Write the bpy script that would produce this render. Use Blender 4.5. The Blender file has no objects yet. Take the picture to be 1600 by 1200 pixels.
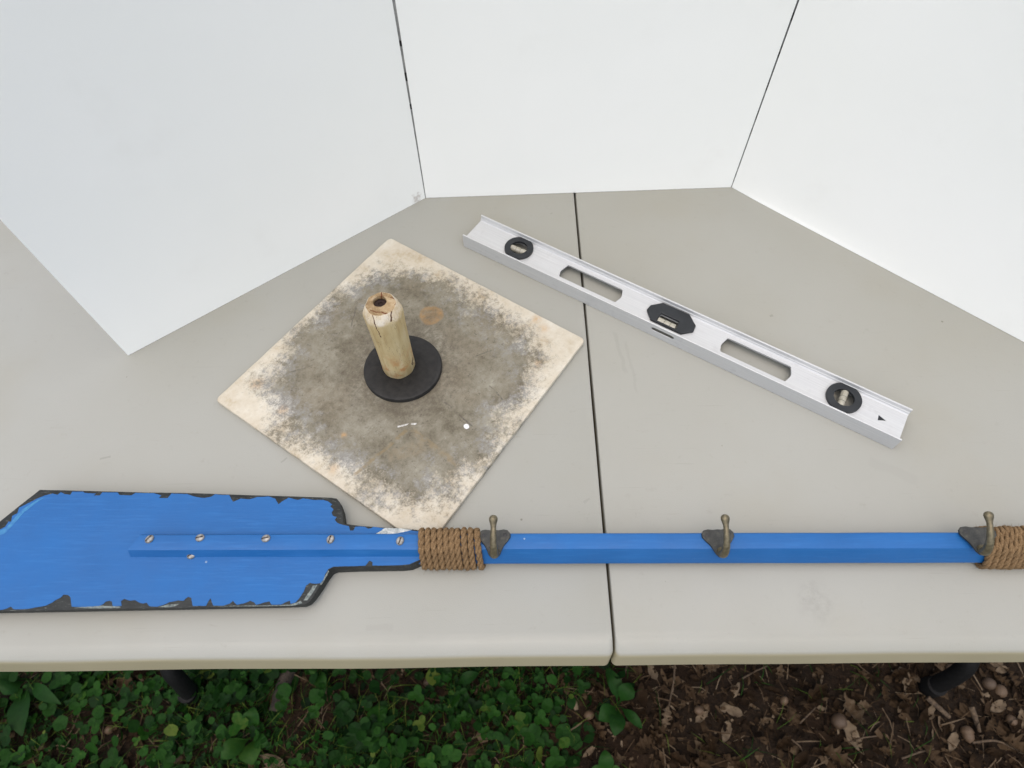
import bpy, bmesh, math, random
import numpy as np
from mathutils import Vector, Matrix, noise as mnoise
from mathutils.geometry import tessellate_polygon

random.seed(7)
rng = np.random.default_rng(7)
scn = bpy.context.scene
COL = scn.collection

# ------------------------------------------------------------------ camera
F_PX, YAW, PITCH, ROLL = 974.05, 0.01343, 1.01218, -0.02437
CAM = np.array([-0.09392, -0.09455, 0.66159])
def cam_basis():
    cy, sy, cp, sp = math.cos(YAW), math.sin(YAW), math.cos(PITCH), math.sin(PITCH)
    f = np.array([-sy*cp, cy*cp, -sp]); r = np.array([cy, sy, 0.0]); u = np.cross(r, f)
    cr, sr = math.cos(ROLL), math.sin(ROLL)
    return cr*r+sr*u, -sr*r+cr*u, f
RIGHT, UP, FWD = cam_basis()
cam = bpy.data.cameras.new('camera')
cam.sensor_width = 36.0; cam.lens = 36.0*F_PX/1600.0
cam.clip_start = 0.02; cam.clip_end = 1000
camo = bpy.data.objects.new('camera', cam); COL.objects.link(camo)
camo.matrix_world = Matrix(((RIGHT[0], UP[0], -FWD[0], CAM[0]), (RIGHT[1], UP[1], -FWD[1], CAM[1]),
                            (RIGHT[2], UP[2], -FWD[2], CAM[2]), (0, 0, 0, 1)))
cam.dof.use_dof = True; cam.dof.focus_distance = 0.74; cam.dof.aperture_fstop = 6.3
scn.camera = camo
def px(u, v, z):
    """point at height z seen at photo pixel (u, v)"""
    d = RIGHT*((u-800)/F_PX) + UP*((600-v)/F_PX) + FWD
    t = (z-CAM[2])/d[2]
    return Vector(CAM+t*d)

# ------------------------------------------------------------------ light
SUN_EL, SUN_AZ = math.radians(75), math.radians(200)      # azimuth clockwise from +y
w = bpy.data.worlds.new('World'); scn.world = w; w.use_nodes = True
wn = w.node_tree.nodes; wn.clear()
wo = wn.new('ShaderNodeOutputWorld'); bg = wn.new('ShaderNodeBackground'); sk = wn.new('ShaderNodeTexSky')
sk.sky_type = 'NISHITA'; sk.sun_disc = False
sk.sun_elevation = SUN_EL; sk.sun_rotation = SUN_AZ
sk.air_density = 1.0; sk.dust_density = 4.0; sk.ozone_density = 1.0
bg.inputs['Strength'].default_value = 0.11
w.node_tree.links.new(sk.outputs[0], bg.inputs[0]); w.node_tree.links.new(bg.outputs[0], wo.inputs[0])
sun = bpy.data.lights.new('sun', 'SUN'); sun.energy = 1.5; sun.angle = math.radians(130); sun.color = (1.0, 0.95, 0.86)
suno = bpy.data.objects.new('sun', sun); COL.objects.link(suno)
sd = Vector((math.sin(SUN_AZ)*math.cos(SUN_EL), math.cos(SUN_AZ)*math.cos(SUN_EL), math.sin(SUN_EL)))
suno.rotation_euler = sd.to_track_quat('Z', 'Y').to_euler(); suno.location = sd*6
scn.view_settings.view_transform = 'Standard'; scn.view_settings.look = 'None'
scn.view_settings.exposure = 0.74; scn.view_settings.gamma = 1.0; scn.view_settings.use_curve_mapping = False
scn.render.engine = 'CYCLES'

# ------------------------------------------------------------------ node helpers
class Mat:
    def __init__(s, name):
        s.m = bpy.data.materials.new(name); s.m.use_nodes = True
        s.t = s.m.node_tree; s.b = s.t.nodes['Principled BSDF']
        s.tc = None
    def node(s, typ): return s.t.nodes.new(typ)
    def put(s, sock, v):
        if isinstance(v, bpy.types.NodeSocket): s.t.links.new(v, sock)
        elif v is not None:
            if isinstance(v, (tuple, list)) and len(v) == 3 and sock.type == 'RGBA': v = (*v, 1)
            sock.default_value = v
    def co(s, which='Object'):
        if s.tc is None: s.tc = s.node('ShaderNodeTexCoord')
        return s.tc.outputs[which]
    def map(s, vec, scale=(1, 1, 1), rot=(0, 0, 0), loc=(0, 0, 0)):
        n = s.node('ShaderNodeMapping'); s.put(n.inputs[0], vec)
        n.inputs['Scale'].default_value = scale; n.inputs['Rotation'].default_value = rot; n.inputs['Location'].default_value = loc
        return n.outputs[0]
    def noise(s, vec, scale, detail=4, rough=.55, dist=0, col=False):
        n = s.node('ShaderNodeTexNoise'); s.put(n.inputs['Vector'], vec)
        n.inputs['Scale'].default_value = scale; n.inputs['Detail'].default_value = detail
        n.inputs['Roughness'].default_value = rough; n.inputs['Distortion'].default_value = dist
        return n.outputs['Color' if col else 'Fac']
    def voro(s, vec, scale, feature='F1', rand=1, out='Distance'):
        n = s.node('ShaderNodeTexVoronoi'); n.feature = feature; s.put(n.inputs['Vector'], vec)
        n.inputs['Scale'].default_value = scale; n.inputs['Randomness'].default_value = rand
        return n.outputs[out]
    def math(s, op, a, b=None, c=None, clamp=False):
        n = s.node('ShaderNodeMath'); n.operation = op; n.use_clamp = clamp
        for i, v in enumerate((a, b, c)):
            if v is not None: s.put(n.inputs[i], v)
        return n.outputs[0]
    def vmath(s, op, a, b=None, out=0):
        n = s.node('ShaderNodeVectorMath'); n.operation = op
        s.put(n.inputs[0], a)
        if b is not None: s.put(n.inputs[1], b)
        return n.outputs[out]
    def smooth(s, x, a, b, lo=0.0, hi=1.0):
        n = s.node('ShaderNodeMapRange'); n.interpolation_type = 'SMOOTHSTEP'
        s.put(n.inputs[0], x)
        for i, v in enumerate((a, b, lo, hi)): n.inputs[1+i].default_value = v
        return n.outputs[0]
    def mix(s, f, a, b, mode='MIX'):
        n = s.node('ShaderNodeMix'); n.data_type = 'RGBA'; n.blend_type = mode
        s.put(n.inputs[0], f); s.put(n.inputs[6], a); s.put(n.inputs[7], b)
        return n.outputs[2]
    def ramp(s, f, stops):
        n = s.node('ShaderNodeValToRGB'); e = n.color_ramp.elements
        while len(e) < len(stops): e.new(.5)
        for k, (p, c) in enumerate(stops):
            e[k].position = p; e[k].color = (*c, 1) if len(c) == 3 else c
        s.put(n.inputs[0], f); return n.outputs[0]
    def sep(s, vec):
        n = s.node('ShaderNodeSeparateXYZ'); s.put(n.inputs[0], vec); return n.outputs
    def attr(s, name, out='Fac'):
        n = s.node('ShaderNodeAttribute'); n.attribute_name = name; return n.outputs[out]
    def spot(s, vec, x, y, r0, r1, warp=None):
        """1 inside radius r0 of (x, y), 0 outside r1"""
        v = s.vmath('SUBTRACT', vec, (x, y, 0)); v = s.vmath('MULTIPLY', v, (1, 1, 0))
        d = s.vmath('LENGTH', v, out='Value')
        if warp is not None: d = s.math('ADD', d, warp)
        return s.smooth(d, r0, r1, 1, 0)
    def line(s, vec, a, b, wd, warp=None):
        """soft mask of the segment a-b of half width wd"""
        dx, dy = b[0]-a[0], b[1]-a[1]; L = math.hypot(dx, dy)
        v = s.map(vec, (1, 1, 0), (0, 0, 0), (-a[0], -a[1], 0))
        v = s.map(v, (1, 1, 1), (0, 0, -math.atan2(dy, dx)))
        o = s.sep(v); y = s.math('ABSOLUTE', o[1])
        if warp is not None: y = s.math('ABSOLUTE', s.math('ADD', o[1], warp))
        m = s.smooth(y, wd*.4, wd, 1, 0)
        m = s.math('MULTIPLY', m, s.smooth(o[0], 0, L*.08, 0, 1))
        return s.math('MULTIPLY', m, s.smooth(o[0], L*.9, L, 1, 0))
    def bump(s, h, strength=.3, dist=.001):
        n = s.node('ShaderNodeBump'); n.inputs['Strength'].default_value = strength; n.inputs['Distance'].default_value = dist
        s.put(n.inputs['Height'], h); s.put(s.b.inputs['Normal'], n.outputs[0])
    def done(s, col=None, rough=None, metal=None, spec=None):
        if col is not None: s.put(s.b.inputs['Base Color'], col)
        if rough is not None: s.put(s.b.inputs['Roughness'], rough)
        if metal is not None: s.put(s.b.inputs['Metallic'], metal)
        if spec is not None: s.put(s.b.inputs['Specular IOR Level'], spec)
        return s.m

# ------------------------------------------------------------------ materials
def m_table():
    M = Mat('table_plastic'); c = M.co()
    big = M.noise(c, 2.2, 3); mid = M.noise(c, 14, 4)
    col = M.ramp(big, [(.3, (.284, .282, .248)), (.7, (.308, .310, .284))])
    col = M.mix(M.smooth(M.noise(c, 5.5, 4), .45, .75, 0, .45), col, (.272, .260, .208))
    # sparse dirt specks and faint scuffs
    cell = M.voro(c, 34, out='Color'); d = M.voro(c, 34)
    keep = M.smooth(M.sep(cell)[0], .86, .9)
    sz = M.math('MULTIPLY', M.sep(cell)[1], .055)
    sp = M.math('MULTIPLY', M.math('LESS_THAN', d, sz), keep)
    col = M.mix(M.math('MULTIPLY', sp, .6), col, (.10, .085, .06))
    n2 = M.noise(M.map(c, (9, 40, 1), (0, 0, .7)), 3.5, 5, .6)
    col = M.mix(M.smooth(n2, .69, .8, 0, .22), col, (.19, .18, .15))
    wp = M.math('MULTIPLY', M.math('SUBTRACT', M.noise(c, 45, 4), .5), .012)
    for (a, b, wd, k) in MARKS:
        col = M.mix(M.math('MULTIPLY', M.line(c, (a[0], a[1]-.38), (b[0], b[1]-.38), wd*1.5, wp), k*.35), col, (.10, .095, .08))
    sm = M.math('MULTIPLY', M.spot(c, .21, -.328, .0, .03, wp), M.smooth(M.noise(c, 60, 5, .7), .4, .7, 0, .35))
    col = M.mix(sm, col, (.14, .135, .12))
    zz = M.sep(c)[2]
    col = M.mix(M.smooth(M.math('ADD', zz, M.math('MULTIPLY', M.math('SUBTRACT', mid, .5), .003)), .7285, .7345, .75, 0), col, (.42, .37, .225))  # lip painted yellower and lighter, standing in for warm light on the rim
    for rot, thr in ((.5, .70), (-.35, .72), (1.45, .73)):
        q = M.noise(M.map(c, (10, 420, 10), (0, 0, rot)), 1.4, 3, .5)
        col = M.mix(M.smooth(q, thr, thr+.05, 0, .16), col, (.17, .16, .135))
    dirt = M.noise(c, 75, 6, .75)
    col = M.mix(M.smooth(dirt, .58, .76, 0, .22), col, (.18, .17, .135))
    M.bump(M.math('ADD', M.noise(c, 900, 3), M.math('MULTIPLY', M.noise(c, 9, 3), 1.2)), .22, .0008)
    return M.done(col, M.smooth(mid, .3, .8, .42, .6), spec=.4)

def m_board():
    M = Mat('white_foam_board'); c = M.co()
    n = M.noise(c, 3, 3)
    col = M.ramp(n, [(.3, (.85, .865, .835)), (.7, (.88, .89, .866))])
    d = M.voro(c, 26); cell = M.voro(c, 26, out='Color')
    sp = M.math('MULTIPLY', M.math('LESS_THAN', d, .035), M.smooth(M.sep(cell)[0], .95, .96))
    col = M.mix(M.math('MULTIPLY', sp, .3), col, (.4, .38, .34))
    s1 = M.math('MULTIPLY', M.noise(c, 160, 4), M.math('MULTIPLY', M.spot(c, -.243, -.010, .002, .022), M.smooth(M.sep(c)[2], .012, .030, 1, 0)))
    col = M.mix(M.smooth(s1, .35, .6, 0, .55), col, (.34, .28, .24))
    col = M.mix(M.smooth(M.noise(c, 9, 5, .65), .55, .8, 0, .10), col, (.62, .60, .55))
    M.bump(M.math('ADD', M.noise(c, 500, 2), M.math('MULTIPLY', M.noise(c, 14, 4), 5)), .10, .0006)
    return M.done(col, .62, spec=.25)

def m_simple(name, c1, c2, scale=60, rough=.6, metal=0, bump=.2, bd=.0006, bscale=None, spec=None):
    M = Mat(name); c = M.co(); n = M.noise(c, scale, 5, .6)
    col = M.ramp(n, [(.32, c1), (.68, c2)])
    if bump: M.bump(M.noise(c, bscale or scale*4, 4), bump, bd)
    return M.done(col, rough, metal, spec)

def m_hawk():
    M = Mat('weathered_hawk_plate'); c = M.co()
    o = M.sep(c)
    ax = M.math('POWER', M.math('ABSOLUTE', M.math('DIVIDE', o[0], .1655)), 3.4)
    ay = M.math('POWER', M.math('ABSOLUTE', M.math('DIVIDE', o[1], .1655)), 3.4)
    r = M.math('POWER', M.math('ADD', ax, ay), 1/3.4)
    n1 = M.noise(c, 15, 6, .66); n2 = M.noise(c, 120, 6, .72); n3 = M.noise(c, 480, 4, .75)
    n4 = M.noise(c, 230, 6, .8)
    edge = M.math('ADD', r, M.math('MULTIPLY', M.math('SUBTRACT', n1, .5), .70))
    edge = M.math('ADD', edge, M.math('MULTIPLY', M.math('SUBTRACT', n2, .5), .42))
    edge = M.math('ADD', edge, M.math('MULTIPLY', M.math('SUBTRACT', n3, .5), .16))
    edge = M.math('ADD', edge, M.smooth(o[0], .05, .17, 0, .08))
    cream_m = M.smooth(edge, .80, 1.06)
    grey = M.ramp(M.noise(c, 26, 9, .78), [(.30, (.060, .050, .032)), (.43, (.135, .120, .085)), (.55, (.195, .180, .138)), (.68, (.255, .242, .192)), (.8, (.34, .325, .28))])
    warm = M.noise(c, 10, 5, .65)
    grey = M.mix(M.smooth(warm, .48, .66, 0, .55), grey, M.ramp(n2, [(.35, (.105, .085, .055)), (.65, (.23, .20, .145))]))
    blotch = M.noise(c, 190, 7, .8)
    grey = M.mix(M.smooth(blotch, .54, .66, 0, .65), grey, (.050, .036, .022))
    grey = M.mix(M.smooth(n4, .58, .72, 0, .4), grey, (.36, .35, .31))
    band = M.math('MULTIPLY', M.smooth(edge, .62, .88), M.smooth(M.noise(c, 36, 6, .75), .44, .58))
    grey = M.mix(M.math('MULTIPLY', band, .75), grey, M.ramp(n4, [(.35, (.165, .166, .162)), (.65, (.285, .287, .280))]))
    cream = M.ramp(M.noise(c, 34, 7, .7), [(.28, (.35, .28, .18)), (.42, (.46, .41, .32)), (.55, (.51, .47, .385)), (.7, (.56, .535, .465))])
    cream = M.mix(M.smooth(n2, .58, .72, 0, .6), cream, (.31, .285, .235))
    cream = M.mix(M.smooth(n4, .62, .74, 0, .35), cream, (.16, .135, .10))
    col = M.mix(cream_m, grey, cream)
    wp = M.math('MULTIPLY', M.math('SUBTRACT', M.noise(c, 60, 4), .5), .016)
    # dirt round the rubber washer
    col = M.mix(M.math('MULTIPLY', M.spot(c, 0, .005, .050, .10, wp), M.smooth(blotch, .38, .58, .05, .75)), col, (.095, .08, .058))
    # rust ring, paint drop, stains and scratches
    rr = M.math('MULTIPLY', M.spot(c, .087, .026, .013, .017, wp), M.smooth(M.spot(c, .087, .026, .004, .013, wp), 0, 1, 1, .45))
    rr = M.math('MULTIPLY', rr, M.smooth(n2, .3, .65, .25, 1))
    col = M.mix(M.math('MULTIPLY', rr, .75), col, (.30, .17, .06))
    for x, y, rad, k in ((.158, -.094, .007, .6), (.150, -.112, .008, .55), (-.114, .0, .004, .75), (-.13, .085, .008, .4), (.10, -.135, .006, .4), (-.152, -.02, .009, .5), (-.12, .14, .01, .4)):
        col = M.mix(M.math('MULTIPLY', M.spot(c, x, y, rad*.0, rad*1.4, wp), M.math('MULTIPLY', M.smooth(n2, .35, .6), k)), col, (.42, .24, .09))
    col = M.mix(M.spot(c, -.023, -.113, .002, .0042, M.math('MULTIPLY', wp, .5)), col, (.75, .76, .77))
    for a, b, wd, k, cc in (((-.148, -.044), (-.060, -.059), .003, .7, (.19, .14, .07)), ((-.062, -.058), (-.069, -.138), .005, .55, (.20, .15, .08)),
                            ((-.108, -.061), (-.069, -.088), .012, .45, (.20, .16, .10)), ((-.070, -.045), (-.052, -.062), .0015, .9, (.6, .6, .58)),
                            ((.01, .10), (.05, .125), .0012, .7, (.08, .07, .06)), ((-.01, -.07), (-.02, -.125), .0013, .8, (.07, .06, .05)),
                            ((.06, -.06), (.085, -.075), .001, .8, (.07, .06, .05)), ((.04, -.10), (.03, -.13), .0012, .7, (.07, .06, .05)),
                            ((-.09, .12), (-.06, .10), .0012, .6, (.07, .06, .05))):
        col = M.mix(M.math('MULTIPLY', M.line(c, a, b, wd, M.math('MULTIPLY', wp, .45)), M.math('MULTIPLY', M.smooth(n2, .38, .58), k)), col, cc)
    sc = M.noise(M.map(c, (14, 160, 1), (0, 0, .9)), 5, 5, .65)
    col = M.mix(M.smooth(sc, .68, .78, 0, .5), col, (.09, .075, .055))
    M.bump(M.math('ADD', n2, M.math('MULTIPLY', n3, .6)), .35, .0008)
    return M.done(col, .68, .0, .35)

def m_alu():
    M = Mat('brushed_aluminium'); c = M.co()
    st = M.noise(M.map(c, (2.2, 190, 190)), 6, 5, .6); n = M.noise(c, 55, 5, .65)
    col = M.ramp(st, [(.3, (.50, .51, .515)), (.7, (.60, .61, .61))])
    col = M.mix(M.smooth(n, .56, .75, 0, .3), col, (.40, .40, .40))
    M.bump(st, .12, .0003)
    return M.done(col, M.smooth(n, .3, .8, .50, .66), .5)

def m_blue():
    M = Mat('blue_paint'); c = M.co()
    n = M.noise(c, 20, 5, .6); n2 = M.noise(M.map(c, (6, 90, 90)), 5, 4)
    col = M.ramp(n, [(.3, (.009, .088, .27)), (.7, (.012, .105, .315))])
    col = M.mix(M.smooth(n2, .48, .75, 0, .45), col, (.022, .135, .37))
    wv = M.noise(c, 7, 4, .6)
    col = M.mix(M.smooth(wv, .42, .72, 0, .4), col, (.020, .095, .27))
    fine = M.noise(c, 420, 4, .8)
    col = M.mix(M.smooth(fine, .60, .74, 0, .35), col, (.045, .17, .36))
    sc = M.noise(M.map(c, (25, 260, 60), (0, 0, .35)), 2.2, 5, .6)
    col = M.mix(M.smooth(sc, .70, .80, 0, .45), col, (.012, .05, .13))
    d = M.voro(c, 70); cell = M.voro(c, 70, out='Color')
    sp = M.math('MULTIPLY', M.math('LESS_THAN', d, .085), M.smooth(M.sep(cell)[0], .88, .90))
    col = M.mix(M.math('MULTIPLY', sp, .5), col, (.4, .46, .48))
    M.bump(M.math('ADD', M.noise(c, 160, 4), M.math('MULTIPLY', n2, 1.2)), .28, .0007)
    return M.done(col, M.smooth(n, .3, .7, .40, .58), spec=.3)

def m_black_edge():
    M = Mat('bare_black_board'); c = M.co()
    n = M.noise(M.map(c, (60, 420, 420)), 2.2, 6, .72)
    col = M.ramp(M.noise(c, 90, 5), [(.3, (.012, .014, .014)), (.7, (.028, .031, .03))])
    col = M.mix(M.smooth(n, .57, .7, 0, .75), col, (.19, .20, .18))
    M.bump(n, .4, .0006)
    return M.done(col, .65, spec=.3)

def m_wood():
    M = Mat('worn_wood_handle'); c = M.co()
    g = M.noise(M.map(c, (90, 90, 14)), 1.3, 6, .6, .4)
    col = M.ramp(g, [(.2, (.30, .20, .085)), (.4, (.43, .33, .165)), (.6, (.50, .41, .23)), (.8, (.56, .48, .32))])
    z = M.sep(c)[2]; n = M.noise(c, 60, 5, .65)
    top = M.math('ADD', z, M.math('MULTIPLY', M.math('SUBTRACT', n, .5), .018))
    col = M.mix(M.smooth(top, .118, .127, 0, .75), col, M.ramp(n, [(.32, (.40, .30, .18)), (.48, (.56, .49, .38)), (.62, (.64, .60, .53))]))
    ft = M.math('MULTIPLY', M.smooth(z, .03, .075, 1, 0), M.smooth(n, .46, .62))
    col = M.mix(M.math('MULTIPLY', ft, .75), col, (.40, .17, .05))
    col = M.mix(M.smooth(M.noise(c, 24, 4), .55, .75, 0, .3), col, (.30, .21, .09))
    crk = M.noise(M.map(c, (90, 90, 12)), 2.0, 3, .5, .8)
    col = M.mix(M.smooth(M.math('ABSOLUTE', M.math('SUBTRACT', crk, .5)), .0, .008, .6, 0), col, (.05, .02, .008))
    xz = M.node('ShaderNodeCombineXYZ'); oo = M.sep(M.map(c, rot=(0, 0, HA_))); M.put(xz.inputs[0], oo[0]); M.put(xz.inputs[1], oo[2])
    fr = M.math('LESS_THAN', oo[1], 0)
    wq = M.math('MULTIPLY', M.math('SUBTRACT', M.noise(c, 180, 3), .5), .004)
    for a, b, wd in (((-.010, .100), (-.014, .136), .0007), ((.012, .022), (.016, .052), .0005), ((.005, .124), (.006, .136), .0013)):
        col = M.mix(M.math('MULTIPLY', M.line(xz.outputs[0], a, b, wd, wq), fr), col, (.06, .02, .008))
    M.bump(g, .4, .0012)
    return M.done(col, .62, spec=.3)

def m_wood_top():
    M = Mat('weathered_end_grain'); c = M.co()
    o = M.sep(c)
    rad = M.vmath('LENGTH', M.vmath('MULTIPLY', c, (1, 1, 0)), out='Value')
    n = M.noise(c, 130, 5, .7)
    col = M.ramp(n, [(.3, (.14, .08, .035)), (.5, (.27, .19, .10)), (.72, (.44, .36, .25))])
    col = M.mix(M.smooth(rad, .0088, .0105, .3, 0), col, (.45, .34, .20))
    wp = M.math('MULTIPLY', M.math('SUBTRACT', M.noise(c, 160, 3), .5), .006)
    for a, b, wd in (((-.017, .011), (-.004, -.020), .0009), ((.006, -.006), (.009, -.021), .0024), ((.010, .004), (.014, -.012), .001), ((.004, .012), (.013, .016), .001)):
        col = M.mix(M.line(c, a, b, wd, wp), col, (.11, .035, .012))
    M.bump(n, .4, .001)
    return M.done(col, .7, spec=.25)

def m_rope():
    M = Mat('jute_rope'); c = M.co()
    n = M.noise(c, 700, 4, .7); b = M.noise(c, 45, 3)
    col = M.ramp(n, [(.25, (.085, .050, .024)), (.5, (.185, .118, .060)), (.75, (.30, .205, .115))])
    col = M.mix(M.smooth(b, .4, .7, 0, .35), col, (.13, .085, .048))
    M.bump(n, .6, .0012)
    return M.done(col, .9, spec=.1)

def m_bronze():
    M = Mat('antique_bronze'); c = M.co(); n = M.noise(c, 260, 5, .65)
    col = M.ramp(n, [(.3, (.026, .028, .027)), (.6, (.058, .058, .053)), (.85, (.14, .13, .09))])
    M.bump(n, .3, .0008)
    return M.done(col, .5, .55)

def m_brass():
    M = Mat('worn_brass_arm'); c = M.co(); n = M.noise(c, 300, 5, .65)
    col = M.ramp(n, [(.3, (.075, .064, .040)), (.55, (.15, .128, .078)), (.8, (.25, .215, .14))])
    M.bump(n, .3, .0006)
    return M.done(col, .42, .6)

def m_leaf(name, attr, stops, rough=.5, trans=.25):
    M = Mat(name); a = M.attr(attr); c = M.co()
    f = M.math('ADD', a, M.math('MULTIPLY', M.math('SUBTRACT', M.noise(c, 120, 4), .5), .35))
    col = M.ramp(f, stops)
    M.bump(M.noise(c, 300, 3), .4, .001)
    M.done(col, rough, spec=.12)
    tb = M.node('ShaderNodeBsdfTranslucent'); M.put(tb.inputs[0], col)
    mx = M.node('ShaderNodeMixShader'); mx.inputs[0].default_value = trans
    M.t.links.new(M.b.outputs[0], mx.inputs[1]); M.t.links.new(tb.outputs[0], mx.inputs[2])
    M.t.links.new(mx.outputs[0], M.t.nodes['Material Output'].inputs[0])
    return M.m

def m_ground():
    M = Mat('shade_darkened_soil'); c = M.co()
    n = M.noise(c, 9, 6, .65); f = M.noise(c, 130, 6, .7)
    soil = M.ramp(f, [(.3, (.005, .003, .0015)), (.55, (.015, .0085, .004)), (.8, (.034, .022, .012))])  # soil tones lowered to hold the shade of someone standing over them
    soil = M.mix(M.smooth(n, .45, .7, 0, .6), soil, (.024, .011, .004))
    far = M.smooth(M.vmath('LENGTH', c, out='Value'), 1.6, 3.2)
    gr = M.ramp(M.noise(c, 40, 6, .7), [(.3, (.012, .03, .008)), (.7, (.05, .085, .022))])
    col = M.mix(M.math('MULTIPLY', far, M.smooth(M.noise(c, 1.1, 4), .35, .6, .35, 1)), soil, gr)
    M.bump(f, .8, .006)
    return M.done(col, .9, spec=.2)

HA_ = .17961+math.pi/4
MARKS = [((.205, .395), (.245, .365), .003, .28), ((.115, .125), (.150, .105), .0035, .3), ((.125, .10), (.145, .108), .002, .3),
         ((-.585, .222), (-.572, .225), .0012, .7), ((.035, .40), (.045, .33), .0022, .25), ((.05, .385), (.055, .30), .0018, .22),
         ((.245, .42), (.250, .421), .0015, .9), ((-.37, .215), (-.363, .221), .001, .7), ((-.04, .62), (-.036, .622), .001, .6),
         ((.16, .36), (.175, .34), .004, .2), ((-.02, .16), (-.012, .165), .0015, .4), ((.31, .21), (.36, .18), .006, .14),
         ((-.25, .03), (-.22, .032), .003, .2)]
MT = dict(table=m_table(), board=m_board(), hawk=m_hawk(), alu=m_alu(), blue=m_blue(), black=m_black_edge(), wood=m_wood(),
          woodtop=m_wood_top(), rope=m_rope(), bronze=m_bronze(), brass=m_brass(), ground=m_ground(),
          rubber=m_simple('black_rubber', (.010, .010, .010), (.022, .021, .020), 120, .6, bump=.3, spec=.3),
          plastic=m_simple('black_plastic', (.010, .012, .014), (.018, .021, .024), 80, .5, bump=.15, spec=.4),
          rust=m_simple('rusty_bolt', (.006, .002, .001), (.025, .008, .004), 300, .8, bump=.6),
          screw=m_simple('worn_screw', (.14, .13, .115), (.42, .41, .39), 330, .45, .5, bump=.5),
          primer=m_simple('chipped_primer', (.20, .24, .25), (.62, .63, .60), 260, .7, bump=.5),
          scuff=m_simple('grey_scuffed_primer', (.035, .05, .055), (.22, .25, .23), 420, .7, bump=.5),
          tape=m_simple('grey_hinge_tape', (.09, .09, .09), (.24, .24, .235), 140, .6, bump=.3),
          lens=m_simple('dull_tan_lens', (.035, .035, .03), (.07, .068, .055), 200, .5),
          tapepale=m_simple('pale_grey_tape', (.30, .30, .30), (.50, .50, .49), 140, .6, bump=.3),
          dark=m_simple('black_tape_flake', (.012, .012, .012), (.03, .03, .03), 90, .6),
          leg=m_simple('dark_powder_coat', (.003, .003, .003), (.007, .007, .007), 200, .6, bump=.2, spec=.2),
          bark=m_simple('weathered_bark', (.012, .009, .007), (.05, .038, .028), 70, .9, bump=.8, bd=.003),
          twig=m_simple('dry_twig', (.025, .015, .008), (.12, .08, .045), 160, .85, bump=.5, bd=.001),
          nut=m_simple('weathered_nut', (.025, .013, .006), (.10, .062, .033), 90, .6, bump=.4, bd=.001),
          nutpale=m_simple('pale_nut', (.03, .016, .007), (.15, .092, .048), 55, .6, bump=.4, bd=.001))
def m_glass():
    M = Mat('cloudy_vial'); c = M.co()
    M.done(M.ramp(M.noise(c, 200, 3), [(.3, (.36, .34, .27)), (.7, (.50, .48, .40))]), .15, spec=.5)
    M.b.inputs['Transmission Weight'].default_value = .25
    return M.m
MT['vial'] = m_glass()
GREEN = [(.0, (.003, .012, .003)), (.35, (.007, .032, .004)), (.7, (.018, .070, .007)), (1.0, (.080, .115, .018))]
BROWN = [(.0, (.007, .004, .002)), (.35, (.024, .014, .007)), (.65, (.070, .045, .025)), (1.0, (.19, .145, .098))]
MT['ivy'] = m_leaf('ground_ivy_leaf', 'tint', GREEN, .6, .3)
MT['weed'] = m_leaf('broad_weed_leaf', 'tint', [(.0, (.006, .025, .004)), (.5, (.013, .052, .007)), (1.0, (.04, .088, .012))])
MT['litter'] = m_leaf('dry_litter', 'tint', BROWN, .85, .1)
MT['deadleaf'] = m_leaf('dead_leaf', 'tint', BROWN, .8, .12)

# ------------------------------------------------------------------ object helpers
def link(o, parent=None):
    COL.objects.link(o)
    if parent is not None: o.parent = parent
    return o
def mesh_obj(name, verts, faces, mat, parent=None, base=(0, 0, 0), smooth=False, sharp=None):
    me = bpy.data.meshes.new(name); b = Vector(base)
    me.from_pydata([tuple(Vector(v)-b) for v in verts], [], faces)
    me.materials.append(mat); me.update()
    bm = bmesh.new(); bm.from_mesh(me); bmesh.ops.recalc_face_normals(bm, faces=bm.faces); bm.to_mesh(me); bm.free()
    if smooth:
        me.polygons.foreach_set('use_smooth', [True]*len(me.polygons))
        if sharp is not None: me.set_sharp_from_angle(angle=math.radians(sharp))
    o = bpy.data.objects.new(name, me)
    if parent is None: o.location = b
    return link(o, parent)
def thing(name, label, cat, loc=(0, 0, 0), rz=0, group=None):
    o = bpy.data.objects.new(name, None); o.empty_display_size = .05
    o.location = loc; o.rotation_euler = (0, 0, rz); link(o)
    return tag(o, label, cat, group)
def tag(o, label, cat, group=None):
    o['label'] = label; o['category'] = cat
    if group: o['group'] = group
    return o
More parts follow.
